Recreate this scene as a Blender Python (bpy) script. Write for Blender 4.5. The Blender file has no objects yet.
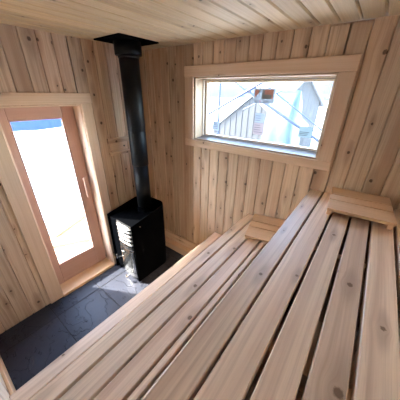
import bpy, math, random
from mathutils import Vector, Matrix
random.seed(7)
SC = bpy.context.scene
COL = SC.collection

# ------------------------------------------------------------------ mesh builder
class MB:
    def __init__(s):
        s.v = []; s.f = []; s.uv = []; s.t = []; s.sm = []
    def face(s, pts, uvs=None, tint=.5, smooth=False):
        b = len(s.v); s.v += [tuple(p) for p in pts]
        s.f.append(tuple(range(b, b + len(pts))))
        s.uv.append(uvs or [(0, 0)] * len(pts)); s.t.append(tint); s.sm.append(smooth)
    # chamfered box; L = grain axis, T = thin axis
    def board(s, lo, hi, L, T=None, c=.003, tint=None, uo=None):
        lo = Vector(lo); hi = Vector(hi)
        ax = [0, 1, 2]; ax.remove(L)
        if T is None: T = min(ax, key=lambda i: hi[i] - lo[i])
        W = [a for a in ax if a != T][0]
        if tint is None: tint = random.random()
        if uo is None: uo = (random.uniform(0, 60), random.uniform(0, 60))
        ce = (lo + hi) / 2; h = (hi - lo) / 2
        c = min(c, min(h) * .6)
        def P(sg, ax_full):
            return Vector([ce[i] + sg[i] * (h[i] if i == ax_full else h[i] - c) for i in range(3)])
        polys = []
        for a in range(3):
            b, d = [(1, 2), (0, 2), (0, 1)][a]
            for sa in (-1, 1):
                q = []
                for sb, sd in ((-1, -1), (1, -1), (1, 1), (-1, 1)):
                    sg = [0, 0, 0]; sg[a] = sa; sg[b] = sb; sg[d] = sd
                    q.append(P(sg, a))
                polys.append(q)
        for a in range(3):
            b, d = [(1, 2), (0, 2), (0, 1)][a]
            for sb in (-1, 1):
                for sd in (-1, 1):
                    g0 = [0] * 3; g0[a] = -1; g0[b] = sb; g0[d] = sd
                    g1 = list(g0); g1[a] = 1
                    polys.append([P(g0, b), P(g1, b), P(g1, d), P(g0, d)])
        for x in (-1, 1):
            for y in (-1, 1):
                for z in (-1, 1):
                    polys.append([P((x, y, z), k) for k in range(3)])
        for q in polys:
            n = (q[1] - q[0]).cross(q[2] - q[0])
            m = sum(q, Vector()) / len(q) - ce
            if n.dot(m) < 0: q.reverse(); n = -n
            k = max(range(3), key=lambda i: abs(n[i]))
            uv = []
            for p in q:
                if k == L: u_, v_ = p[T], p[W]
                elif k == W: u_, v_ = p[L], p[T] + p[W]
                else: u_, v_ = p[L], p[W]
                uv.append((u_ + uo[0], v_ + uo[1]))
            s.face(q, uv, tint)
    # plank of a panelled wall: A across, Lv along, N towards the room
    def plank(s, O, A, Lv, N, a0, a1, l0, l1, cl, cr, tint, uo, c=.0048, d=.013, g=.0012):
        O = Vector(O); A = Vector(A); Lv = Vector(Lv); N = Vector(N)
        pr = []
        if cl: pr += [(a0 + g, -d), (a0 + g, -c), (a0 + g + c, 0)]
        else: pr += [(a0, -d), (a0, 0)]
        if cr: pr += [(a1 - g - c, 0), (a1 - g, -c), (a1 - g, -d)]
        else: pr += [(a1, 0), (a1, -d)]
        def P(a, n, l): return O + A * a + N * n + Lv * l
        flip = A.cross(Lv).dot(N) < 0
        for (x0, n0), (x1, n1) in zip(pr, pr[1:]):
            q = [P(x0, n0, l0), P(x1, n1, l0), P(x1, n1, l1), P(x0, n0, l1)]
            uv = [(l0 + uo[0], x0 + uo[1] + n0), (l0 + uo[0], x1 + uo[1] + n1), (l1 + uo[0], x1 + uo[1] + n1), (l1 + uo[0], x0 + uo[1] + n0)]
            if flip: q.reverse(); uv.reverse()
            s.face(q, uv, tint)
        for l in (l0, l1):
            q = [P(x, n, l) for x, n in pr]
            s.face(q, [(n + uo[0], x + uo[1]) for x, n in pr], tint)
    def tube(s, p0, p1, r, r1=None, n=24, cap=True, tint=.5):
        p0 = Vector(p0); p1 = Vector(p1); r1 = r if r1 is None else r1
        z = (p1 - p0).normalized(); x = z.orthogonal().normalized(); y = z.cross(x)
        ring = lambda p, rr: [p + (x * math.cos(2 * math.pi * i / n) + y * math.sin(2 * math.pi * i / n)) * rr for i in range(n)]
        a = ring(p0, r); b = ring(p1, r1)
        for i in range(n):
            j = (i + 1) % n
            s.face([a[i], a[j], b[j], b[i]], None, tint, True)
        if cap:
            s.face(list(reversed(a)), None, tint); s.face(b, None, tint)
    def lathe(s, prof, ctr, n=32, tint=.5):
        cx, cy = ctr
        for (r0, z0), (r1, z1) in zip(prof, prof[1:]):
            for i in range(n):
                t0 = 2 * math.pi * i / n; t1 = 2 * math.pi * (i + 1) / n
                q = [(cx + r0 * math.cos(t0), cy + r0 * math.sin(t0), z0), (cx + r0 * math.cos(t1), cy + r0 * math.sin(t1), z0),
                     (cx + r1 * math.cos(t1), cy + r1 * math.sin(t1), z1), (cx + r1 * math.cos(t0), cy + r1 * math.sin(t0), z1)]
                s.face(q, None, tint, abs(z1 - z0) > 1e-4 and abs(r1 - r0) < .02)
    # closed prism from an outline in the xy plane
    def prism(s, pts, z0, z1, tint=.5):
        n = len(pts)
        s.face([(x, y, z0) for x, y in reversed(pts)], [(x, y) for x, y in reversed(pts)], tint)
        s.face([(x, y, z1) for x, y in pts], [(x, y) for x, y in pts], tint)
        for i in range(n):
            (x0, y0), (x1, y1) = pts[i], pts[(i + 1) % n]
            s.face([(x0, y0, z0), (x1, y1, z0), (x1, y1, z1), (x0, y0, z1)], [(0, z0), (1, z0), (1, z1), (0, z1)], tint)
    def build(s, name, mat, parent=None, origin=(0, 0, 0), weld=False):
        o = Vector(origin)
        me = bpy.data.meshes.new(name)
        me.from_pydata([tuple(Vector(p) - o) for p in s.v], [], s.f)
        ul = me.uv_layers.new(name='UVMap')
        i = 0
        for u in s.uv:
            for c in u:
                ul.data[i].uv = c; i += 1
        at = me.attributes.new('tint', 'FLOAT', 'FACE')
        for k, t in enumerate(s.t): at.data[k].value = t
        for k, f in enumerate(me.polygons): f.use_smooth = s.sm[k]
        me.update()
        if weld:
            import bmesh
            bm = bmesh.new(); bm.from_mesh(me)
            bmesh.ops.remove_doubles(bm, verts=bm.verts, dist=1e-5)
            bmesh.ops.recalc_face_normals(bm, faces=bm.faces)
            bm.to_mesh(me); bm.free()
        me.materials.append(mat)
        ob = bpy.data.objects.new(name, me); COL.objects.link(ob)
        if parent: ob.parent = parent
        else: ob.location = o
        return ob

def tag(o, label, cat, group=None, kind=None):
    o['label'] = label; o['category'] = cat
    if group: o['group'] = group
    if kind: o['kind'] = kind
    return o
def thing(name, loc, label, cat, group=None, kind=None, rz=0):
    o = bpy.data.objects.new(name, None); COL.objects.link(o)
    o.location = loc; o.rotation_euler = (0, 0, rz); o.empty_display_size = .1
    return tag(o, label, cat, group, kind)

# ------------------------------------------------------------------ materials
class NT:
    def __init__(s, name):
        s.m = bpy.data.materials.new(name); s.m.use_nodes = True
        s.t = s.m.node_tree; s.b = s.t.nodes['Principled BSDF']
    def n(s, typ, **kw):
        nd = s.t.nodes.new(typ)
        for k, v in kw.items(): setattr(nd, k, v)
        return nd
    def l(s, a, b): s.t.links.new(a, b)
    def put(s, sock, v):
        if hasattr(v, 'is_output') or hasattr(v, 'links'): s.l(v, sock)
        else: sock.default_value = v
    def math(s, op, a, b=None, c=None, clamp=False):
        nd = s.n('ShaderNodeMath', operation=op, use_clamp=clamp)
        for i, v in enumerate((a, b, c)):
            if v is not None: s.put(nd.inputs[i], v)
        return nd.outputs[0]
    def step(s, x, e0, e1):
        nd = s.n('ShaderNodeMapRange', interpolation_type='SMOOTHSTEP')
        s.put(nd.inputs[0], x); s.put(nd.inputs[1], e0); s.put(nd.inputs[2], e1)
        nd.inputs[3].default_value = 0; nd.inputs[4].default_value = 1
        return nd.outputs[0]
    def mix(s, f, a, b, typ='MIX'):
        nd = s.n('ShaderNodeMix', data_type='RGBA', blend_type=typ)
        s.put(nd.inputs[0], f)
        for k, v in ((6, a), (7, b)):
            s.put(nd.inputs[k], (*v, 1) if isinstance(v, tuple) and len(v) == 3 else v)
        return nd.outputs[2]
    def noise(s, vec, scale, detail=2, rough=.5):
        nd = s.n('ShaderNodeTexNoise'); s.put(nd.inputs['Vector'], vec)
        nd.inputs['Scale'].default_value = scale; nd.inputs['Detail'].default_value = detail
        nd.inputs['Roughness'].default_value = rough
        return nd.outputs['Fac']
    def xyz(s, x, y, z=0.0):
        nd = s.n('ShaderNodeCombineXYZ')
        s.put(nd.inputs[0], x); s.put(nd.inputs[1], y); s.put(nd.inputs[2], z)
        return nd.outputs[0]

def lin(r, g, b):
    f = lambda c: (c / 255 / 12.92) if c <= 10 else ((c / 255 + .055) / 1.055) ** 2.4
    return (f(r), f(g), f(b))

def wood(name, base, dark, heart, knot=(.05, .025, .012), heart_amt=.5, thr=.55, r0=.003, r1=.006, ku=4.2, kv=12., rough=.5, var=.16, grain=.55, spec=.3):
    w = NT(name)
    uv = w.n('ShaderNodeUVMap', uv_map='UVMap').outputs[0]
    sp = w.n('ShaderNodeSeparateXYZ'); w.l(uv, sp.inputs[0]); u, v = sp.outputs[0], sp.outputs[1]
    tint = w.n('ShaderNodeAttribute', attribute_name='tint').outputs['Fac']
    # knots
    sc = w.xyz(w.math('MULTIPLY', u, ku), w.math('MULTIPLY', v, kv))
    vo = w.n('ShaderNodeTexVoronoi', voronoi_dimensions='2D'); w.l(sc, vo.inputs['Vector'])
    vo.inputs['Scale'].default_value = 1; vo.inputs['Randomness'].default_value = .85
    ps = w.n('ShaderNodeSeparateXYZ'); w.l(vo.outputs['Position'], ps.inputs[0])
    cs = w.n('ShaderNodeSeparateColor'); w.l(vo.outputs['Color'], cs.inputs[0])
    du = w.math('SUBTRACT', u, w.math('DIVIDE', ps.outputs[0], ku))
    dv = w.math('SUBTRACT', v, w.math('DIVIDE', ps.outputs[1], kv))
    d2 = w.math('ADD', w.math('MULTIPLY', w.math('MULTIPLY', du, du), .7), w.math('MULTIPLY', dv, dv))
    d = w.math('SQRT', d2)
    gate = w.math('GREATER_THAN', cs.outputs[0], thr)
    r = w.math('ADD', w.math('MULTIPLY', cs.outputs[1], r1), r0)
    R = w.math('MULTIPLY', r, 1.7); R2 = w.math('MULTIPLY', R, R)
    wob = w.noise(uv, 160, 2)
    dw = w.math('ADD', d, w.math('MULTIPLY', w.math('SUBTRACT', wob, .5), .007))
    # grain lines flow around the knots
    fl = w.math('MULTIPLY', w.math('DIVIDE', w.math('MULTIPLY', dv, R2), w.math('ADD', d2, w.math('MULTIPLY', R2, .25))), gate)
    v2 = w.math('SUBTRACT', v, fl)
    v2 = w.math('ADD', v2, w.math('MULTIPLY', w.noise(w.xyz(w.math('MULTIPLY', u, 1.3), w.math('MULTIPLY', v, 5)), 1, 1), .02))
    g1 = w.noise(w.xyz(w.math('MULTIPLY', u, .7), w.math('MULTIPLY', v2, 62)), 1, 3, .6)
    g2 = w.noise(w.xyz(w.math('MULTIPLY', u, 5), w.math('MULTIPLY', v2, 240)), 1, 2, .6)
    gr = w.math('ADD', w.math('MULTIPLY', w.step(g1, .38, .72), .7), w.math('MULTIPLY', w.step(g2, .35, .75), .3))
    c = w.mix(w.math('MULTIPLY', gr, grain), base, dark)
    hs = w.noise(w.xyz(w.math('MULTIPLY', u, .45), w.math('MULTIPLY', v2, 11)), 1, 1)
    hs = w.step(hs, .48, .66)
    hv = w.step(w.noise(w.xyz(w.math('MULTIPLY', tint, 37.0), 3.0), 1, 0), .45, .62)
    c = w.mix(w.math('MULTIPLY', w.math('MULTIPLY', w.math('ADD', w.math('MULTIPLY', hs, .65), w.math('MULTIPLY', hv, .35)), heart_amt), 1.0, clamp=True), c, heart)
    d3 = w.math('SQRT', w.math('ADD', w.math('MULTIPLY', w.math('MULTIPLY', du, du), .05), w.math('MULTIPLY', dv, dv)))
    d3 = w.math('ADD', d3, w.math('MULTIPLY', w.math('SUBTRACT', g1, .5), .012))
    halo = w.math('MULTIPLY', w.math('SUBTRACT', 1.0, w.step(d3, w.math('MULTIPLY', r, .9), w.math('MULTIPLY', r, 3.2))), gate)
    c = w.mix(w.math('MULTIPLY', halo, .42), c, tuple(x * .55 for x in heart))
    km = w.math('MULTIPLY', w.math('SUBTRACT', 1.0, w.step(dw, w.math('MULTIPLY', r, .65), w.math('MULTIPLY', r, 1.1))), gate)
    c = w.mix(w.math('MULTIPLY', km, .85), c, knot)
    hsv = w.n('ShaderNodeHueSaturation'); w.l(c, hsv.inputs['Color'])
    w.l(w.math('ADD', w.math('MULTIPLY', tint, var * 2), 1 - var), hsv.inputs['Value'])
    w.l(hsv.outputs[0], w.b.inputs['Base Color'])
    w.b.inputs['Roughness'].default_value = rough
    w.b.inputs['Specular IOR Level'].default_value = spec
    bp = w.n('ShaderNodeBump'); bp.inputs['Strength'].default_value = .12; bp.inputs['Distance'].default_value = .002
    w.l(gr, bp.inputs['Height']); w.l(bp.outputs[0], w.b.inputs['Normal'])
    return w.m

def plain(name, col, rough=.5, metal=0., spec=.5, noise=0.):
    w = NT(name)
    if noise:
        tc = w.n('ShaderNodeTexCoord').outputs['Object']
        f = w.noise(tc, 14, 4)
        a = tuple(c * (1 - noise) for c in col); b = tuple(min(1, c * (1 + noise)) for c in col)
        w.l(w.mix(f, a, b), w.b.inputs['Base Color'])
    else: w.b.inputs['Base Color'].default_value = (*col, 1)
    w.b.inputs['Roughness'].default_value = rough; w.b.inputs['Metallic'].default_value = metal
    w.b.inputs['Specular IOR Level'].default_value = spec
    return w.m

M = {}
M['wall'] = wood('pine_panelling', lin(206, 182, 156), lin(146, 118, 92), lin(172, 136, 110), heart_amt=.8, thr=.42, r0=.0045, r1=.0075, ku=3.6, kv=11, var=.18, grain=.65)
M['ceil'] = wood('ceiling_pine', lin(208, 188, 154), lin(162, 138, 104), lin(180, 150, 114), heart_amt=.4, thr=.6, ku=3.0, kv=10, var=.13)
M['bench'] = wood('bench_pine', lin(236, 214, 192), lin(180, 150, 128), lin(188, 152, 130), knot=(.15, .085, .05), heart_amt=.6, thr=.35, r0=.004, r1=.008, ku=2.4, kv=10.7, rough=.42, var=.08, spec=.4, grain=.65)
M['cedar'] = wood('headrest_cedar', lin(224, 188, 152), lin(200, 160, 122), lin(208, 168, 130), heart_amt=.3, thr=.97, var=.04, grain=.45)
M['fir'] = wood('door_fir', lin(192, 154, 137), lin(174, 134, 117), lin(180, 138, 120), heart_amt=.3, thr=.99, var=.04, grain=.45)
M['pale'] = wood('fill_bounce_panelling', lin(240, 225, 205), lin(206, 182, 156), lin(214, 184, 158), heart_amt=.4, thr=.62, r0=.0035, r1=.0065, ku=3.8, kv=11, var=.08)  # for unseen walls, pine made paler to bounce fill light
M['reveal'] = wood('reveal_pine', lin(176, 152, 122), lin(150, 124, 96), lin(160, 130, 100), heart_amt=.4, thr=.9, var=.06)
M['casing'] = wood('casing_pine', lin(210, 184, 158), lin(180, 150, 122), lin(192, 156, 128), heart_amt=.5, thr=.8, var=.08)
M['sill'] = wood('threshold_fir', lin(220, 184, 146), lin(200, 158, 116), lin(206, 162, 122), heart_amt=.4, thr=.99, var=.05)
M['black'] = plain('black_stove_steel', (.002, .0022, .0027), .75, 0, .0)
M['pipe'] = plain('black_flue_enamel', (.004, .0043, .005), .5, 0, .2)
M['chrome'] = plain('stainless_steel', (.42, .415, .41), .27, 1)
M['steel'] = plain('louvre_shade_steel', (.20, .20, .20), .4, 1)  # darker base stands in for the shade between the louvres
M['deck'] = wood('weathered_deck', lin(156, 132, 106), lin(110, 90, 70), lin(122, 96, 74), heart_amt=.5, thr=.8, var=.35)
M['darkgap'] = plain('dark_opening', (.01, .01, .01), .6)
M['grout'] = plain('dark_grout', (.012, .012, .013), .9, noise=.2)
M['ext'] = plain('exterior_sheathing', lin(150, 128, 104), .8, noise=.1)
M['vinyl'] = plain('tan_window_vinyl', lin(128, 122, 116), .35)
M['frame'] = plain('tan_frame_vinyl', lin(214, 198, 176), .35)
M['gasket'] = plain('black_gasket', (.16, .15, .14), .6)
M['snow'] = plain('snow', (.37, .385, .405), .8, 0, .2, noise=.05)
M['lake'] = plain('blue_lake_ice', (.013, .024, .075), .9, 0, .0, noise=.2)
M['hill'] = plain('haze_blue_forest', (.010, .022, .045), .9, 0, .0, noise=.4)
w = NT('hazy_snowy_forest'); gp = w.n('ShaderNodeNewGeometry').outputs['Position']
mp = w.n('ShaderNodeMapping'); mp.inputs['Scale'].default_value = (.05, .05, .35); w.l(gp, mp.inputs[0])
w.l(w.mix(w.step(w.noise(mp.outputs[0], 1, 4), .58, .66), (.008, .019, .048), (.04, .048, .065)), w.b.inputs['Base Color']); w.b.inputs['Roughness'].default_value = .9  # distance haze is put into the blue base colour of the forest
M['hillside'] = w.m
M['bark'] = plain('bark', (.05, .04, .035), .9)
M['scaf'] = plain('blue_scaffold_paint', (.006, .018, .05), .5)
M['tarp'] = plain('blue_tarp', (.016, .038, .095), .5, noise=.2)
M['shedw'] = plain('white_shed_paint', (.055, .054, .053), .7)
M['roofsn'] = plain('snowy_roof', (.15, .153, .157), .8)
M['siding'] = plain('grey_siding', (.027, .027, .027), .7, noise=.08)
M['ink'] = plain('sticker_ink', (.03, .028, .04), .5)
M['inkred'] = plain('sticker_red_ink', (.45, .06, .10), .5)

def glass_mat():
    w = NT('clear_glass'); t = w.t
    t.nodes.remove(w.b)
    out = [n for n in t.nodes if n.type == 'OUTPUT_MATERIAL'][0]
    tr = w.n('ShaderNodeBsdfTransparent'); tr.inputs[0].default_value = (.96, .975, .97, 1)
    gl = w.n('ShaderNodeBsdfGlossy'); gl.inputs['Roughness'].default_value = 0
    ge = w.n('ShaderNodeNewGeometry'); dt = w.n('ShaderNodeVectorMath', operation='DOT_PRODUCT')
    w.l(ge.outputs['Normal'], dt.inputs[0]); w.l(ge.outputs['Incoming'], dt.inputs[1])
    c_ = w.math('SUBTRACT', 1.0, w.math('ABSOLUTE', dt.outputs['Value']), clamp=True)
    fr_ = w.math('ADD', w.math('MULTIPLY', w.math('POWER', c_, 5.0), .96), .04)
    mx = w.n('ShaderNodeMixShader')
    w.l(fr_, mx.inputs[0]); w.l(tr.outputs[0], mx.inputs[1]); w.l(gl.outputs[0], mx.inputs[2])
    w.l(mx.outputs[0], out.inputs[0])
    return w.m
M['glass'] = glass_mat()

def sheet(name, col):
    w = NT(name); t = w.t
    out = [n for n in t.nodes if n.type == 'OUTPUT_MATERIAL'][0]
    w.b.inputs['Base Color'].default_value = (*col, 1); w.b.inputs['Roughness'].default_value = .5
    tl = w.n('ShaderNodeBsdfTranslucent'); tl.inputs[0].default_value = (*col, 1)
    mx = w.n('ShaderNodeMixShader'); mx.inputs[0].default_value = .45
    w.l(w.b.outputs[0], mx.inputs[1]); w.l(tl.outputs[0], mx.inputs[2]); w.l(mx.outputs[0], out.inputs[0])
    return w.m
for k_, n_, c_ in (('paper', 'sticker_paper', (.13, .13, .13)), ('pgrey', 'label_grey', (.18, .19, .20)), ('ppink', 'label_pink', (.22, .165, .155)),
                   ('pgreen', 'label_grey_green', (.15, .18, .18)), ('orange', 'sticker_orange', (.55, .22, .14)), ('brown', 'sticker_brown', (.22, .18, .14))):
    M[k_] = sheet(n_, c_)

def slate_mat():
    w = NT('slate_tile')
    uv = w.n('ShaderNodeUVMap', uv_map='UVMap').outputs[0]
    tint = w.n('ShaderNodeAttribute', attribute_name='tint').outputs['Fac']
    n1 = w.noise(uv, 3.5, 5, .55); n2 = w.noise(uv, 26, 4, .6)
    # cleft terraces with thin wandering edges
    sp = w.n('ShaderNodeSeparateXYZ'); w.l(uv, sp.inputs[0])
    warp = w.noise(w.xyz(w.math('MULTIPLY', sp.outputs[0], 2.6), w.math('MULTIPLY', sp.outputs[1], 4.2)), 1, 4, .55)
    st = w.math('MULTIPLY', warp, 9.0)
    fr = w.math('FRACT', st)
    edge = w.math('SUBTRACT', 1.0, w.step(fr, .0, .16))
    terr = w.math('ADD', w.math('FLOOR', st), w.step(fr, 0, .08))
    c = w.mix(n1, lin(34, 37, 47), lin(62, 66, 79))
    c = w.mix(w.math('MULTIPLY', n2, .35), c, lin(70, 66, 64))
    c = w.mix(w.math('MULTIPLY', edge, .6), c, lin(18, 19, 23))
    hsv = w.n('ShaderNodeHueSaturation'); w.l(c, hsv.inputs['Color'])
    w.l(w.math('ADD', w.math('MULTIPLY', tint, .3), .85), hsv.inputs['Value'])
    w.l(hsv.outputs[0], w.b.inputs['Base Color'])
    w.b.inputs['Roughness'].default_value = .42; w.b.inputs['Specular IOR Level'].default_value = .13
    h = w.math('ADD', w.math('MULTIPLY', terr, .5), w.math('ADD', w.math('MULTIPLY', n2, .35), w.math('MULTIPLY', n1, .6)))
    bp = w.n('ShaderNodeBump'); bp.inputs['Strength'].default_value = .9; bp.inputs['Distance'].default_value = .007
    w.l(h, bp.inputs['Height']); w.l(bp.outputs[0], w.b.inputs['Normal'])
    return w.m
M['slate'] = slate_mat()

# ------------------------------------------------------------------ room dimensions
H = 2.1; XR = 2.25; YN = -1.775; TH = .17
WX0, WX1, WZ0, WZ1 = .60, 1.66, 1.36, 1.869            # window opening
DY0, DY1, DZ1 = -1.24, -.70, 1.655                     # door opening
P_ = .0975

def panel_wall(name, O, A, Lv, N, length, height, first, hole=None, backing=(), label='', short=(), mat='wall'):
    mb = MB()
    edges = [0.0]
    x = first
    while x < length - .01:
        if x > .004: edges.append(x)
        x += P_
    edges.append(length)
    for i, (a, b) in enumerate(zip(edges, edges[1:])):
        t = random.random(); uo = (random.uniform(0, 60), random.uniform(0, 60))
        top = height - (.012 if any(a - .001 <= s <= b for s in short) else 0)
        cuts = [a, b]
        if hole: cuts = sorted(set([a, b] + [h for h in hole[:2] if a < h < b]))
        for p, q in zip(cuts, cuts[1:]):
            cl, cr = p == a, q == b
            segs = [(0, top)]
            if hole and p >= hole[0] - 1e-6 and q <= hole[1] + 1e-6:
                segs = [s for s in ((0, hole[2]), (hole[3], top)) if s[1] - s[0] > 1e-3]
            for s0, s1 in segs:
                mb.plank(O, A, Lv, N, p, q, s0, s1, cl, cr, t, uo)
    for lo, hi in backing:
        mb.board(lo, hi, 2, c=.0005)
    ob = mb.build(name, M[mat])
    tag(ob, label, 'wall', kind='structure')
    return ob

b0 = -.0135
panel_wall('wall_left', (0, YN, 0), (0, 1, 0), (0, 0, 1), (1, 0, 0), -YN, H, (-.692 - YN) % .0985, (DY0 - YN, DY1 - YN, 0, DZ1),
    [((-TH, YN - TH, -.3), (b0, DY0, H)), ((-TH, DY1, -.3), (b0, TH, H)), ((-TH, DY0, DZ1), (b0, DY1, H)), ((-TH, DY0, -.3), (b0, DY1, -.012))],
    'vertical pine plank wall around the glazed door')
panel_wall('wall_back', (0, 0, 0), (1, 0, 0), (0, 0, 1), (0, -1, 0), XR, H, 1.66 % P_, (WX0, WX1, WZ0, WZ1),
    [((0, -b0, -.3), (WX0, TH, H)), ((WX1, -b0, -.3), (XR, TH, H)), ((WX0, -b0, -.3), (WX1, TH, WZ0)), ((WX0, -b0, WZ1), (WX1, TH, H))],
    'knotty vertical pine plank wall around the wide window', short=(1.60, 1.70))
panel_wall('wall_right', (XR, YN, 0), (0, 1, 0), (0, 0, 1), (-1, 0, 0), -YN, H, .05, None,
    [((XR - b0, YN - TH, -.3), (XR + TH, TH, H))], 'pine plank wall along the upper bench', mat='pale')
panel_wall('wall_near', (0, YN, 0), (1, 0, 0), (0, 0, 1), (0, 1, 0), XR, H, .05, None,
    [((0, YN - TH, -.3), (XR, YN + b0, H))], 'pine plank wall opposite the window', mat='pale')

mb = MB()                                              # ceiling planks run towards the window wall
edges = [0.0]; x = .1075 - .0
x = 1.607 % .0995
while x < XR: edges.append(x); x += .0995
edges.append(XR)
for a, b in zip(edges, edges[1:]):
    if b - a < .004: continue
    mb.plank((0, YN, H), (1, 0, 0), (0, 1, 0), (0, 0, -1), a, b, 0, -YN, a > 0, b < XR, random.random(), (random.uniform(0, 60), random.uniform(0, 60)), c=.0065, g=.0022)
mb.board((-TH, YN - TH, H + .0135), (XR + TH, TH, H + .15), 1, c=.0005)
tag(mb.build('ceiling', M['ceil']), 'pale pine plank ceiling', 'ceiling', kind='structure')

mb = MB()                                              # slate floor
mb.board((-.012, YN, -.25), (XR, 0, -.003), 0, c=.0002)
grout = mb.build('floor', M['grout'])
tag(grout, 'dark slate tile floor in front of the door', 'floor', kind='structure')
mb = MB(); TS = .394
for i in range(-1, 3):
    for j in range(-1, 5):
        x0 = .19 + i * TS; y0 = -1.367 - TS + j * TS
        lo = (max(x0 + .003, .001), max(y0 + .003, YN + .001), -.012); hi = (min(x0 + TS - .003, .980), min(y0 + TS - .003, -.001), 0)
        if hi[0] - lo[0] < .02 or hi[1] - lo[1] < .02: continue
        mb.board(lo, hi, 0, 2, c=.0018)
mb.build('slate_tiles', M['slate'], grout)
mb = MB(); x = .984
while x < XR - .02:
    mb.board((x, YN + .001, -.012), (min(x + .088, XR - .001), -.001, .0), 1, 2, c=.002); x += .0895
mb.build('floor_boards', M['casing'], grout)

mb = MB()
mb.board((.0, -.022, .0), (.90, -.001, .175), 0); mb.board((.0, -.10, .0), (.90, -.023, .075), 0)
tag(mb.build('baseboard_back', M['casing']), 'low pine board along the foot of the window wall behind the stove', 'baseboard', kind='structure')
mb = MB(); mb.board((.0, YN + .001, 0), (.9, -1.756, .16), 0)
tag(mb.build('baseboard_near', M['sill']), 'pine baseboard at the near end of the slate floor', 'baseboard', kind='structure')

# ------------------------------------------------------------------ window
win = thing('window_1', ((WX0 + WX1) / 2, 0, WZ0), 'wide fixed window with stickered glass in a flat pine casing', 'window', kind='structure')
wo = win.location
def wb(name, mat, mb): return mb.build(name, M[mat], win, wo)
mb = MB()
mb.board((.505, -.021, WZ1), (1.750, -.001, 1.9485), 0)
mb.board((.505, -.020, 1.2995), (1.750, -.001, WZ0), 0)
mb.board((.507, -.019, WZ0), (WX0, -.001, WZ1), 2)
mb.board((WX1, -.019, WZ0), (1.748, -.001, WZ1), 2)
wb('window_casing', 'casing', mb)
mb = MB(); t = .012
mb.board((WX0, -.001, WZ0), (WX0 + t, .13, WZ1), 2); mb.board((WX1 - t, -.001, WZ0), (WX1, .13, WZ1), 2)
mb.board((WX0, -.001, WZ1 - t), (WX1, .13, WZ1), 0); mb.board((WX0, -.001, WZ0), (WX1, .13, WZ0 + t), 0)
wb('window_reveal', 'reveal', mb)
def ring(x0, x1, z0, z1, w, y0, y1, wbt=None):
    wbt = wbt or w
    m = MB()
    m.board((x0, y0, z0), (x0 + w, y1, z1), 2, c=.002); m.board((x1 - w, y0, z0), (x1, y1, z1), 2, c=.002)
    m.board((x0 + w, y0, z1 - w), (x1 - w, y1, z1), 0, c=.002); m.board((x0 + w, y0, z0), (x1 - w, y1, z0 + wbt), 0, c=.002)
    return m
wb('window_frame', 'frame', ring(WX0 + .001, WX1 - .001, WZ0 + .001, WZ1 - .001, .020, .105, .17))
m = MB()                                                # stepped sill track in front of the sash
for ya, yb, zz in ((.006, .030, .0125), (.033, .058, .0145), (.061, .086, .017), (.089, .104, .020)):
    m.board((WX0 + .0125, ya, WZ0 + .0121), (WX1 - .0125, yb, WZ0 + zz), 0, c=.0006)
m.board((WX0 + .022, .106, WZ0 + .0215), (WX1 - .022, .125, WZ0 + .026), 0, c=.001)
wb('sill_track', 'vinyl', m)
m = MB(); m.board((WX0 + .0125, .004, WZ0 + .0121), (WX1 - .0125, .105, WZ0 + .0123), 0, c=.00005)
wb('sill_gasket', 'gasket', m)
wb('gasket', 'gasket', ring(WX0 + .0205, WX1 - .0205, WZ0 + .0205, WZ1 - .0205, .004, .126, .134))
wb('window_sash', 'frame', ring(WX0 + .024, WX1 - .024, WZ0 + .024, WZ1 - .024, .016, .130, .165))
mb = MB(); mb.board((WX0 + .038, .150, WZ0 + .038), (WX1 - .038, .154, WZ1 - .038), 0, c=.0005)
wb('window_pane', 'glass', mb)

def sticker(x0, x1, z0, z1, mat, label, y=.1485):
    m = MB(); m.face([(x0, y, z0), (x1, y, z0), (x1, y, z1), (x0, y, z1)])
    s = wb('sticker', mat, m); s['label'] = label
    return s
def sub(parent, name, mat, mb): return mb.build(name, M[mat], parent, wo)
def poly(pts, y=.1482):
    m = MB(); m.face([(x, y, z) for x, z in pts])
    return m
def lettering(parent, txt, x, z, size, mat, y=.1481):
    cu = bpy.data.curves.new('lettering', 'FONT'); cu.body = txt; cu.size = size; cu.extrude = .0001
    cu.materials.append(M[mat])
    o = bpy.data.objects.new('lettering', cu); COL.objects.link(o)
    o.parent = parent; o.location = Vector((x, y, z)) - wo; o.rotation_euler = (math.pi / 2, 0, 0)
    return o
s1 = sticker(1.080, 1.250, 1.683, 1.790, 'paper', 'orange and brown maker sticker on the glass')
sub(s1, 'printed_triangle', 'orange', poly([(1.090, 1.780), (1.139, 1.780), (1.092, 1.722)]))
sub(s1, 'printed_triangle', 'brown', poly([(1.118, 1.780), (1.145, 1.780), (1.119, 1.757)], .1481))
sub(s1, 'printed_block', 'brown', poly([(1.152, 1.780), (1.168, 1.780), (1.168, 1.745), (1.225, 1.745), (1.225, 1.716), (1.150, 1.716)]))
sub(s1, 'printed_block', 'orange', poly([(1.169, 1.780), (1.238, 1.780), (1.238, 1.716), (1.226, 1.716), (1.226, 1.746), (1.169, 1.746)]))
lettering(s1, 'VIZ', 1.092, 1.690, .024, 'ink'); lettering(s1, 'EI', 1.133, 1.690, .024, 'inkred'); lettering(s1, 'IDM', 1.166, 1.690, .024, 'ink')
s2 = sticker(1.114, 1.196, 1.540, 1.611, 'pgrey', 'grey upper rating label on the glass')
s3 = sticker(1.110, 1.200, 1.447, 1.538, 'ppink', 'pinkish lower rating label on the glass')
s4 = sticker(1.472, 1.563, 1.468, 1.542, 'pgreen', 'small grey green label near the corner of the glass')
s5 = sticker(.704, .771, 1.437, 1.521, 'pgrey', 'small grey label near the left edge of the glass')
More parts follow.
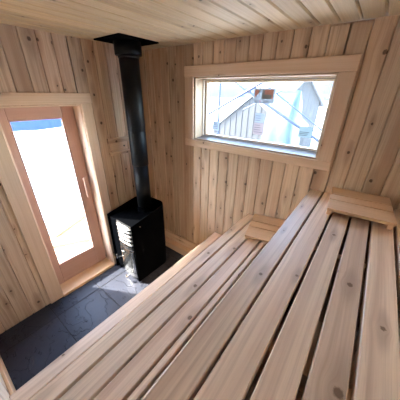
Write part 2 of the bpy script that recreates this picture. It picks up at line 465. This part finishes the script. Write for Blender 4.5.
for s, x0, x1, z0, z1, n in ((s2, 1.12, 1.188, 1.55, 1.60, 3), (s3, 1.118, 1.192, 1.458, 1.53, 4), (s4, 1.48, 1.555, 1.477, 1.51, 3), (s5, .712, .764, 1.45, 1.51, 4)):
    m = MB()
    for k in range(n):
        z = z0 + (z1 - z0) * (k + .5) / n
        m.board((x0, .1480, z - .002), (x0 + (x1 - x0) * random.uniform(.6, 1), .1484, z + .002), 0, 1, c=.00005)
    sub(s, 'printed_lines', 'ink', m)

# ------------------------------------------------------------------ door
XD = -.12
door = thing('door_1', (XD, -.97, 0), 'full light glazed fir door with a wooden pull', 'door', kind='structure')
do = door.location
G0, G1, GZ0, GZ1 = -1.162, -.804, .248, 1.557
y0, y1, z0, z1 = -1.228, -.706, .032, 1.642
def db(name, mat, mb): return mb.build(name, M[mat], door, do)
for a, b in ((y0, G0), (G1, y1)):
    mb = MB(); mb.board((XD - .04, a, z0), (XD, b, z1), 2); db('stile', 'fir', mb)
for a, b in ((z0, GZ0), (GZ1, z1)):
    mb = MB(); mb.board((XD - .04, G0, a), (XD, G1, b), 1); db('rail', 'fir', mb)
mb = MB()
for a, b in ((G0, G0 + .010), (G1 - .010, G1)): mb.board((XD - .014, a, GZ0), (XD - .004, b, GZ1), 2)
for a, b in ((GZ0, GZ0 + .010), (GZ1 - .010, GZ1)): mb.board((XD - .014, G0 + .01, a), (XD - .004, G1 - .01, b), 1)
db('glazing_bead', 'fir', mb)
mb = MB(); mb.board((XD - .024, G0 - .004, GZ0 - .004), (XD - .019, G1 + .004, GZ1 + .004), 1, c=.0005)
db('glass_pane', 'glass', mb)
mb = MB()
mb.board((XD + .022, -.772, .835), (XD + .044, -.742, 1.035), 2, c=.005)
mb.board((XD, -.766, .85), (XD + .023, -.748, .875), 0, c=.002); mb.board((XD, -.766, .995), (XD + .023, -.748, 1.02), 0, c=.002)
db('pull_handle', 'fir', mb)
mb = MB()                                               # jamb lining
mb.board((-TH, DY0, .0), (.0, DY0 + .009, DZ1), 2); mb.board((-TH, DY1 - .004, .0), (.0, DY1 + .002, DZ1), 2)
mb.board((-TH, DY0, DZ1 - .011), (.0, DY1, DZ1), 1)
db('jamb', 'casing', mb)
mb = MB()
mb.board((.0005, -1.345, DZ1 + .003), (.020, -.612, 1.735), 1)
mb.board((.0005, -1.345, .0005), (.019, DY0, DZ1 + .003), 2)
mb.board((.0005, DY1, .0005), (.019, -.614, DZ1 + .003), 2)
tag(mb.build('trim_1', M['casing']), 'flat pine casing around the glazed door', 'trim', kind='structure')
mb = MB(); mb.board((-TH - .02, DY0 + .001, -.011), (.028, DY1 - .001, .028), 1)
tag(mb.build('trim_2', M['sill']), 'orange toned wooden threshold below the glazed door', 'trim', kind='structure')

# ------------------------------------------------------------------ benches
YE = -1.752                                             # bench ends, near and far
YF = -.004
def bench(name, origin, label, boards, ztop, th, joists, front_x, back_x, legs, zshade, zfeet=0.0, group=None):
    r = thing(name, origin, label, 'bench', group)
    for a, b in boards:
        mb = MB(); mb.board((a + .0003, YE, ztop - th), (b - .0005, YF, ztop), 1, 2, c=.003); mb.build('slat', M['bench'], r, origin)
    zj = ztop - th
    for y in joists:
        mb = MB(); mb.board((front_x + .03, y - .019, zj - .075), (back_x, y + .019, zj - .0005), 0, c=.002); mb.build('joist', M['casing'], r, origin)
    mb = MB(); mb.board((front_x - .006 + .015, YE, zj - .078), (front_x + .0295, YF, zj - .0005), 1, c=.002); mb.build('front_rail', M['casing'], r, origin)
    mb = MB(); mb.board((front_x + .0095, YE, zshade), (front_x + .0165, YF, zj - .0785), 1, c=.0015); mb.build('gap_shade_board', M['casing'], r, origin)  # unseen board added to block light so the slat gaps go dark
    for x, y in legs:
        mb = MB(); mb.board((x - .019, y - .03, zfeet), (x + .019, y + .03, zj - .0785), 2, c=.002); mb.build('leg', M['casing'], r, origin)
    return r
J = (-1.70, -1.20, -.65, -.06)
bench('upper_bench', (1.95, -.88, 0), 'uppermost and widest slatted pine bench under the window', 
    [(1.669, 1.750), (1.758, 1.845), (1.856, 1.936), (1.948, 2.027), (2.039, 2.126), (2.138, 2.246)], 1.149, .032, J, 1.669, 2.225,
    [(1.705, y) for y in (-1.62, -.88, -.12)] + [(2.20, y) for y in (-1.62, -.12)], .795)
bench('lower_bench', (1.42, -.88, 0), 'middle slatted pine bench, one step below the widest bench',
    [(1.220, 1.288), (1.299, 1.383), (1.394, 1.474), (1.486, 1.513), (1.525, 1.608)], .789, .032, J, 1.220, 1.61,
    [(1.256, y) for y in (-1.62, -.88, -.12)] + [(1.59, y) for y in (-1.62, -.12)], .45)
bench('step_bench', (1.05, -.88, 0), 'lowest pine step bench, only its front board showing beside the slate floor',
    [(.886, .972), (.984, 1.068), (1.080, 1.164), (1.176, 1.215)], .4455, .032, J, .886, 1.215,
    [(.922, y) for y in (-1.62, -.88, -.16)] + [(1.195, y) for y in (-1.62, -.16)], .02)

# ------------------------------------------------------------------ headrests
def headrest(loc, rz):
    r = thing('wooden_headrest', loc, 'slatted cedar headrest lying on the widest bench beside the wall', 'headrest', 'slatted cedar headrests', rz=rz)
    W, D = .300, .325
    bounds = [(-D / 2, -D / 2 + .122), (-D / 2 + .134, -D / 2 + .206), (-D / 2 + .218, D / 2)]
    for a, b in bounds:
        mb = MB(); mb.board((-W / 2, a, .034), (W / 2, b, .051), 0, 2, c=.0012); mb.build('slat', M['cedar'], r)
    for sx in (-1, 1):
        mb = MB(); x = sx * (W / 2 - .014)
        mb.board((x - .012, -D / 2 + .022, .0), (x + .012, D / 2 - .006, .0335), 1, 0, c=.002); mb.build('side_rail', M['cedar'], r)
    return r
h1 = headrest((1.960, -.186, 1.1545), math.radians(5))
h2 = h1.copy(); COL.objects.link(h2)
for ch in list(h1.children):
    c = ch.copy(); COL.objects.link(c); c.parent = h2
h1.rotation_euler = (math.radians(1.8), 0, math.radians(5))
h2.location = (1.492, -.196, .7945); h2.rotation_euler = (math.radians(1.8), 0, math.radians(13))
h2['label'] = 'slatted cedar headrest lying on the middle bench, partly hidden by the widest bench'

# ------------------------------------------------------------------ stove
so = Vector((.245, -.49, 0))
st = thing('sauna_stove', so, 'black wood burning sauna stove with a shiny steel front in the corner', 'stove')
def sb(name, mat, mb, parent=None): return mb.build(name, M[mat], parent or st, so)
def outline(ins):
    x0, x1, yf, yb, R = .062 + ins, .442 - ins, -.692, -.238 - ins, .11 - ins
    pts = [(x1, yf), (x1, yb - R)]
    for k in range(1, 9):
        a = math.pi / 2 * k / 8; pts.append((x1 - R + R * math.cos(a), yb - R + R * math.sin(a)))
    for k in range(0, 9):
        a = math.pi / 2 + math.pi / 2 * k / 8; pts.append((x0 + R + R * math.cos(a), yb - R + R * math.sin(a)))
    pts.append((x0, yf))
    return pts
o_, i_ = outline(0), outline(.006)
mb = MB()
zt = lambda y: .672 + .06 * max(0, min(1, (y + .69) / .3))
for k in range(len(o_) - 1):
    for A, B in ((o_[k], o_[k + 1]), (i_[k + 1], i_[k])):
        mb.face([(*A, .008), (*B, .008), (*B, zt(B[1])), (*A, zt(A[1]))], None, .5, False)
    a, b, c, d = o_[k], o_[k + 1], i_[k + 1], i_[k]
    mb.face([(*a, zt(a[1])), (*b, zt(b[1])), (*c, zt(c[1])), (*d, zt(d[1]))]); mb.face([(*a, .008), (*d, .008), (*c, .008), (*b, .008)])
for k in (0, -1):
    a, b = o_[k], i_[k]; mb.face([(*a, .008), (*b, .008), (*b, zt(b[1])), (*a, zt(a[1]))])
sb('heat_shield', 'black', mb)
mb = MB(); mb.board((.085, -.684, .05), (.412, -.330, .640), 2, c=.012); body = sb('firebox', 'black', mb)
mb = MB(); mb.board((.09, -.684, .6405), (.407, -.345, .650), 0, c=.004); sb('top_plate', 'black', mb)
mb = MB(); mb.tube((.24, -.365, .6505), (.24, -.365, .70), .08, n=28); sb('flue_spigot', 'black', mb)
# steel vent panel, bowed and ribbed
mb = MB()
fx0, fx1 = .212, .424
def bow(x): u = (x - fx0) / (fx1 - fx0); return -.689 - .014 * max(0.0, 1 - (2 * u - 1) ** 2) ** .7
NX = 10
def slab(za, zb, out=0., mbx=None):
    xs = [fx0 + (fx1 - fx0) * i / NX for i in range(NX + 1)]
    for p, q in zip(xs, xs[1:]):
        mbx.face([(p, bow(p) - out, za), (q, bow(q) - out, za), (q, bow(q) - out, zb), (p, bow(p) - out, zb)], None, .5, True)
        mbx.face([(p, bow(p) - out, zb), (q, bow(q) - out, zb), (q, -.684, zb), (p, -.684, zb)])
        mbx.face([(p, bow(p) - out, za), (p, -.684, za), (q, -.684, za), (q, bow(q) - out, za)])
    for p in (fx0, fx1): mbx.face([(p, bow(p) - out, za), (p, -.684, za), (p, -.684, zb), (p, bow(p) - out, zb)])
slab(.41, .662, 0, mb)
vent = sb('front_vent_panel', 'steel', mb)
for k in range(5):
    m2 = MB(); z = .435 + .045 * k; slab(z, z + .018, .010, m2); sb('louvre', 'chrome', m2, vent)
mb = MB(); slab(.115, .395, .004, mb); dr = sb('fire_door', 'chrome', mb)
mb = MB()
xs = [.250 + (.392 - .250) * i / 8 for i in range(9)]
for p, q in zip(xs, xs[1:]):
    mb.face([(p, bow(p) - .0055, .16), (q, bow(q) - .0055, .16), (q, bow(q) - .0055, .35), (p, bow(p) - .0055, .35)], None, .5, True)
w = NT('dark_stove_glass'); w.b.inputs['Base Color'].default_value = (.02, .02, .02, 1); w.b.inputs['Roughness'].default_value = .06; M['sglass'] = w.m
sb('door_glass', 'sglass', mb, dr)
mb = MB(); mb.tube((.222, -.698, .235), (.185, -.735, .235), .005, n=12); mb.tube((.185, -.735, .215), (.185, -.735, .262), .009, n=14); sb('door_handle', 'chrome', mb, dr)
mb = MB(); slab(.045, .105, .0, mb); ash = sb('ash_drawer', 'chrome', mb)
mb = MB(); mb.tube((.335, -.72, .072), (.335, -.748, .072), .006, n=12); mb.tube((.335, -.746, .072), (.335, -.762, .072), .016, n=18); sb('drawer_knob', 'chrome', mb, ash)
mb = MB(); mb.tube((.4423, -.60, .63), (.4445, -.60, .63), .004, n=10); sb('rivet', 'chrome', mb)
for x, y in ((.10, -.66), (.395, -.66), (.10, -.38), (.395, -.38)):
    mb = MB(); mb.board((x - .014, y - .014, 0), (x + .014, y + .014, .0495), 2, c=.002); sb('leg', 'black', mb)

fo = Vector((.24, -.365, .70))
fl = thing('stove_pipe', fo, 'black steel flue rising from the stove to the ceiling', 'flue pipe')
def fb(name, mat, mb): return mb.build(name, M[mat], fl, fo, weld=True)
mb = MB(); mb.lathe([(.0, .701), (.070, .701), (.070, 1.13), (.0, 1.13)], (.24, -.365)); fb('pipe_section', 'pipe', mb)
mb = MB(); mb.lathe([(.0, 1.131), (.0745, 1.131), (.0765, 1.135), (.0765, 1.43), (.0735, 1.435), (.0735, 1.44), (.0765, 1.445), (.0765, 1.983), (.0, 1.983)], (.24, -.365)); fb('pipe_section', 'pipe', mb)
mb = MB(); mb.lathe([(.0, 1.9835), (.082, 1.9835), (.082, 1.994), (.078, 1.996), (.078, 2.0), (.0, 2.0)], (.24, -.365)); fb('pipe_ring', 'pipe', mb)
mb = MB(); mb.lathe([(.0, 2.0005), (.100, 2.0005), (.102, 2.004), (.102, 2.089), (.0, 2.089)], (.24, -.365)); fb('ceiling_collar', 'pipe', mb)
mb = MB(); mb.board((.075, -.540, 2.0895), (.395, -.185, 2.0995), 0, c=.002); mb.build('ceiling_plate', M['black'], fl, fo)

# wooden air vent slider on the door wall, partly behind the flue
vo = Vector((0, -.40, 1.22))
av = thing('wall_vent', vo, 'wooden sliding air vent on the door wall behind the flue', 'air vent')
mb = MB(); mb.board((.0005, -.528, 1.318), (.024, -.24, 1.362), 1); mb.build('upper_rail', M['wall'], av, vo)
mb = MB(); mb.board((.0005, -.528, 1.205), (.024, -.24, 1.236), 1); mb.build('lower_rail', M['wall'], av, vo)
mb = MB(); mb.board((.0005, -.505, 1.2365), (.016, -.33, 1.3175), 1); sl = mb.build('slide', M['casing'], av, vo)
mb = MB(); mb.tube((.0163, -.365, 1.278), (.022, -.365, 1.278), .007, n=16); mb.build('knob', M['darkgap'], sl, vo)

# ------------------------------------------------------------------ outdoors
GZ = -.35
mb = MB(); N = 28
def hgt(x, y):
    d = math.hypot(x, y)
    return GZ + .10 * math.sin(x * 1.3 + 1) * math.cos(y * .9) * min(1, max(0, (d - 3) / 4))
xs = [-14.3 + 33.3 * i / N for i in range(N + 1)]; ys = [-16 + 36 * i / N for i in range(N + 1)]
for i in range(N):
    for j in range(N):
        q = [(xs[i], ys[j]), (xs[i + 1], ys[j]), (xs[i + 1], ys[j + 1]), (xs[i], ys[j + 1])]
        mb.face([(x, y, hgt(x, y)) for x, y in q], None, .5, True)
mb.prism([(-14, 16), (80, 16), (80, 110), (-80, 110), (-80, 60)], -.7, -.45)
tag(mb.build('snow_ground', M['snow'], weld=True), 'bright snow outside the door and the window', 'snow', kind='structure')
mb = MB(); mb.prism([(-300, -300), (300, -300), (300, 300), (-300, 300)], -1.2, -.75)
tag(mb.build('lake', M['lake']), 'blue frozen lake beyond the snow', 'lake', kind='structure')
mb = MB(); NA = 240; prev = None
for i in range(NA + 1):
    a = 2 * math.pi * i / NA
    hh = 5 + 2 * math.sin(a * 3 + .6) + 1.2 * math.sin(a * 7) + .8 * math.sin(a * 17 + 2) + 19 * math.exp(-((math.degrees(a) - 96.5) / 4.5) ** 2)
    p = [(130 * math.cos(a), 130 * math.sin(a), -1), (150 * math.cos(a), 150 * math.sin(a), hh * .75), (190 * math.cos(a), 190 * math.sin(a), hh)]
    if prev:
        for k in range(2): mb.face([prev[k], prev[k + 1], p[k + 1], p[k]], None, .5, True)
    prev = p
tag(mb.build('hills', M['hillside'], weld=True), 'wooded hills on the horizon, coloured blue for haze', 'hills', kind='structure')

dk = thing('deck', (-1.0, -.9, GZ), 'sunlit wooden deck outside the door', 'deck')
x = -.195
while x > -1.75:
    mb = MB(); mb.board((x - .135, -2.3, -.115), (x, .35, -.085), 1, 2, c=.003); mb.build('deck_board', M['deck'], dk, (-1.0, -.9, GZ)); x -= .142
for y in (-2.2, -.9, .25):
    mb = MB(); mb.board((-1.755, y - .02, GZ - .1), (-.20, y + .02, -.116), 0, c=.002); mb.build('deck_joist', M['casing'], dk, (-1.0, -.9, GZ))
def lumber(lo, hi, L, label, rz, ctr):
    o = Vector(ctr)
    mb = MB(); mb.board(lo, hi, L, c=.003)
    ob = mb.build('scrap_board', M['deck']); ob.location = o; ob.rotation_euler = (0, 0, math.radians(rz))
    return tag(ob, label, 'board')
lumber((-.07, -.30, 0), (.07, .30, .035), 1, 'wide scrap board lying on the deck outside the door', 25, (-1.35, -.60, -.085))
lumber((-.035, -.3, 0), (.035, .3, .035), 1, 'narrow scrap board lying across the deck outside the door', -30, (-.85, -.70, -.085))

# scaffold beyond the window
sx = thing('scaffold', (.6, 1.75, GZ), 'blue cross braced scaffold standing in the snow outside the window', 'scaffold')
sco = (.6, 1.75, GZ)
def rod(name, a, b, r):
    m = MB(); m.tube(a, b, r, n=12); return m.build(name, M['scaf'], sx, sco)
for y, xa, xb in ((1.3, .02, 2.15), (2.2, -.55, 1.75)):
    for xx in (xa, xb): rod('post', (xx, y, GZ - .06), (xx, y, 2.6), .014)
rod('cross_brace', (-.231, 1.3, 1.429), (1.05, 1.3, 2.09), .017); rod('cross_brace', (.10, 1.315, 1.966), (1.60, 1.315, 1.17), .017)
rod('cross_brace', (-.05, 2.2, 1.49), (1.2, 2.2, 2.10), .010); rod('cross_brace', (.20, 2.21, 1.955), (1.75, 2.21, .98), .012)
for xx, x2 in ((.02, -.55), (2.15, 1.75)): rod('ledger', (xx, 1.3, 1.05), (x2, 2.2, 1.05), .012)

def shed(name, label, cat, ctr, rz, W, D, hw, hr, wall, roofm, over=.18, door=True):
    r = thing(name, ctr, label, cat, rz=math.radians(rz))
    m = MB(); g = hgt(ctr[0], ctr[1]) - ctr[2] - .12
    pr = [(-W / 2, g), (W / 2, g), (W / 2, hw), (0, hr), (-W / 2, hw)]
    for y, fl_ in ((-D / 2, False), (D / 2, True)):
        q = [(x, y, z) for x, z in pr]
        m.face(q if not fl_ else q[::-1])
    for (xa, za), (xb, zb) in zip(pr, pr[1:] + pr[:1]):
        m.face([(xa, -D / 2, za), (xa, D / 2, za), (xb, D / 2, zb), (xb, -D / 2, zb)])
    # vertical siding battens
    n = int(W / .16)
    for k in range(n + 1):
        x = -W / 2 + W * k / n; zz = hw + (hr - hw) * (1 - abs(x) / (W / 2)) - .02
        m.board((x - .012, -D / 2 - .012, g), (x + .012, -D / 2 + .004, zz), 2, c=.001)
    n = int(D / .16)
    for k in range(n + 1):
        y = -D / 2 + D * k / n
        for sx_ in (-1, 1): m.board((sx_ * W / 2 - .012, y - .012, g), (sx_ * W / 2 + .012, y + .012, hw - .02), 2, c=.001)
    m.build('shed_wall', M[wall], r)
    sl_ = (hr - hw) / (W / 2)
    m = MB()
    for sg in (-1, 1):
        xo = sg * (W / 2 + over); zo = hw - sl_ * over
        a = [(0, -D / 2 - over, hr + .02), (xo, -D / 2 - over, zo + .02), (xo, D / 2 + over, zo + .02), (0, D / 2 + over, hr + .02)]
        b = [(p[0], p[1], p[2] + .12) for p in a]
        m.face(a); m.face(b)
        for k in range(4): m.face([a[k], a[(k + 1) % 4], b[(k + 1) % 4], b[k]])
    m.build('snowy_roof', M[roofm], r)
    return r
shed('white_shed', 'white gabled shed with snow on its roof beyond the scaffold', 'shed', (-1.30, 9.6, GZ), 38, 1.45, 1.7, 1.85, 2.75, 'shedw', 'roofsn')
shed('grey_shed', 'grey shed with vertical siding and a sloping snowy roof beyond the scaffold', 'shed', (-.85, 5.1, GZ), 4, 2.2, 2.0, 1.15, 2.02, 'siding', 'roofsn', over=.05)

# tarp draped over a stack
mb = MB(); n = 14
def tp(i, j):
    u = i / n * 2 - 1; v = j / n * 2 - 1
    k = max(abs(u), abs(v)) if max(abs(u), abs(v)) > 0 else 0
    ridge = 1.75 + GZ + .42 * (1 - abs(v)) if k < .62 else None
    fold = .05 * math.sin(9 * math.atan2(v, u + .001))
    if ridge is not None: z = ridge + fold * .3
    else:
        f = (k - .62) / .38; z = (1.75 + GZ) * (1 - f) + (GZ - .02) * f
        u *= 1 + fold * f; v *= 1 + fold * f
    return (.35 + u * .42, 3.3 + v * .5, z)
for i in range(n):
    for j in range(n): mb.face([tp(i, j), tp(i + 1, j), tp(i + 1, j + 1), tp(i, j + 1)], None, .5, True)
tag(mb.build('tarp_stack', M['tarp'], weld=True), 'blue tarp draped over a stack behind the scaffold', 'tarp')

# ------------------------------------------------------------------ light
wd = bpy.data.worlds.new('sky'); SC.world = wd; wd.use_nodes = True
nt = wd.node_tree; bg = nt.nodes['Background']
sk = nt.nodes.new('ShaderNodeTexSky'); sk.sky_type = 'NISHITA'; sk.sun_disc = False
SD = Vector((.24, .128, -.255)).normalized()              # way the sunlight travels
sk.sun_elevation = math.asin(-SD.z); sk.sun_rotation = math.atan2(-SD.x, -SD.y)
sk.air_density = 1.0; sk.dust_density = 1.0; sk.ozone_density = 1.0
hs = nt.nodes.new('ShaderNodeHueSaturation'); hs.inputs['Saturation'].default_value = .92; nt.links.new(sk.outputs[0], hs.inputs['Color']); nt.links.new(hs.outputs[0], bg.inputs[0]); bg.inputs[1].default_value = .6
sun = bpy.data.lights.new('sun', 'SUN'); sun.energy = 5.0; sun.angle = math.radians(.6); sun.color = (1, .95, .88)
so_ = bpy.data.objects.new('sun', sun); COL.objects.link(so_); so_.location = -SD * 20
so_.rotation_euler = SD.to_track_quat('-Z', 'Y').to_euler()

# ------------------------------------------------------------------ camera
cam = bpy.data.cameras.new('camera'); co = bpy.data.objects.new('camera', cam); COL.objects.link(co); SC.camera = co
yaw, pit, rol, fpx = .647, .456, .0166, 218.54
F = Vector((-math.sin(yaw) * math.cos(pit), math.cos(yaw) * math.cos(pit), -math.sin(pit)))
R = Vector((math.cos(yaw), math.sin(yaw), 0)); U = R.cross(F)
R2 = R * math.cos(rol) + U * math.sin(rol); U2 = U * math.cos(rol) - R * math.sin(rol)
mw = Matrix((R2, U2, -F)).transposed().to_4x4(); mw.translation = Vector((1.9074, -1.624, 1.7512))
co.matrix_world = mw
cam.sensor_width = 36; cam.lens = 36 * fpx / 400; cam.clip_start = .01; cam.clip_end = 1000

vs = SC.view_settings
vs.view_transform = 'Standard'; vs.look = 'None'; vs.gamma = 1; vs.use_curve_mapping = False; vs.exposure = 3.25
SC.cycles.max_bounces = 16; SC.cycles.diffuse_bounces = 10; SC.cycles.transparent_max_bounces = 16
SC.cycles.sample_clamp_indirect = 8
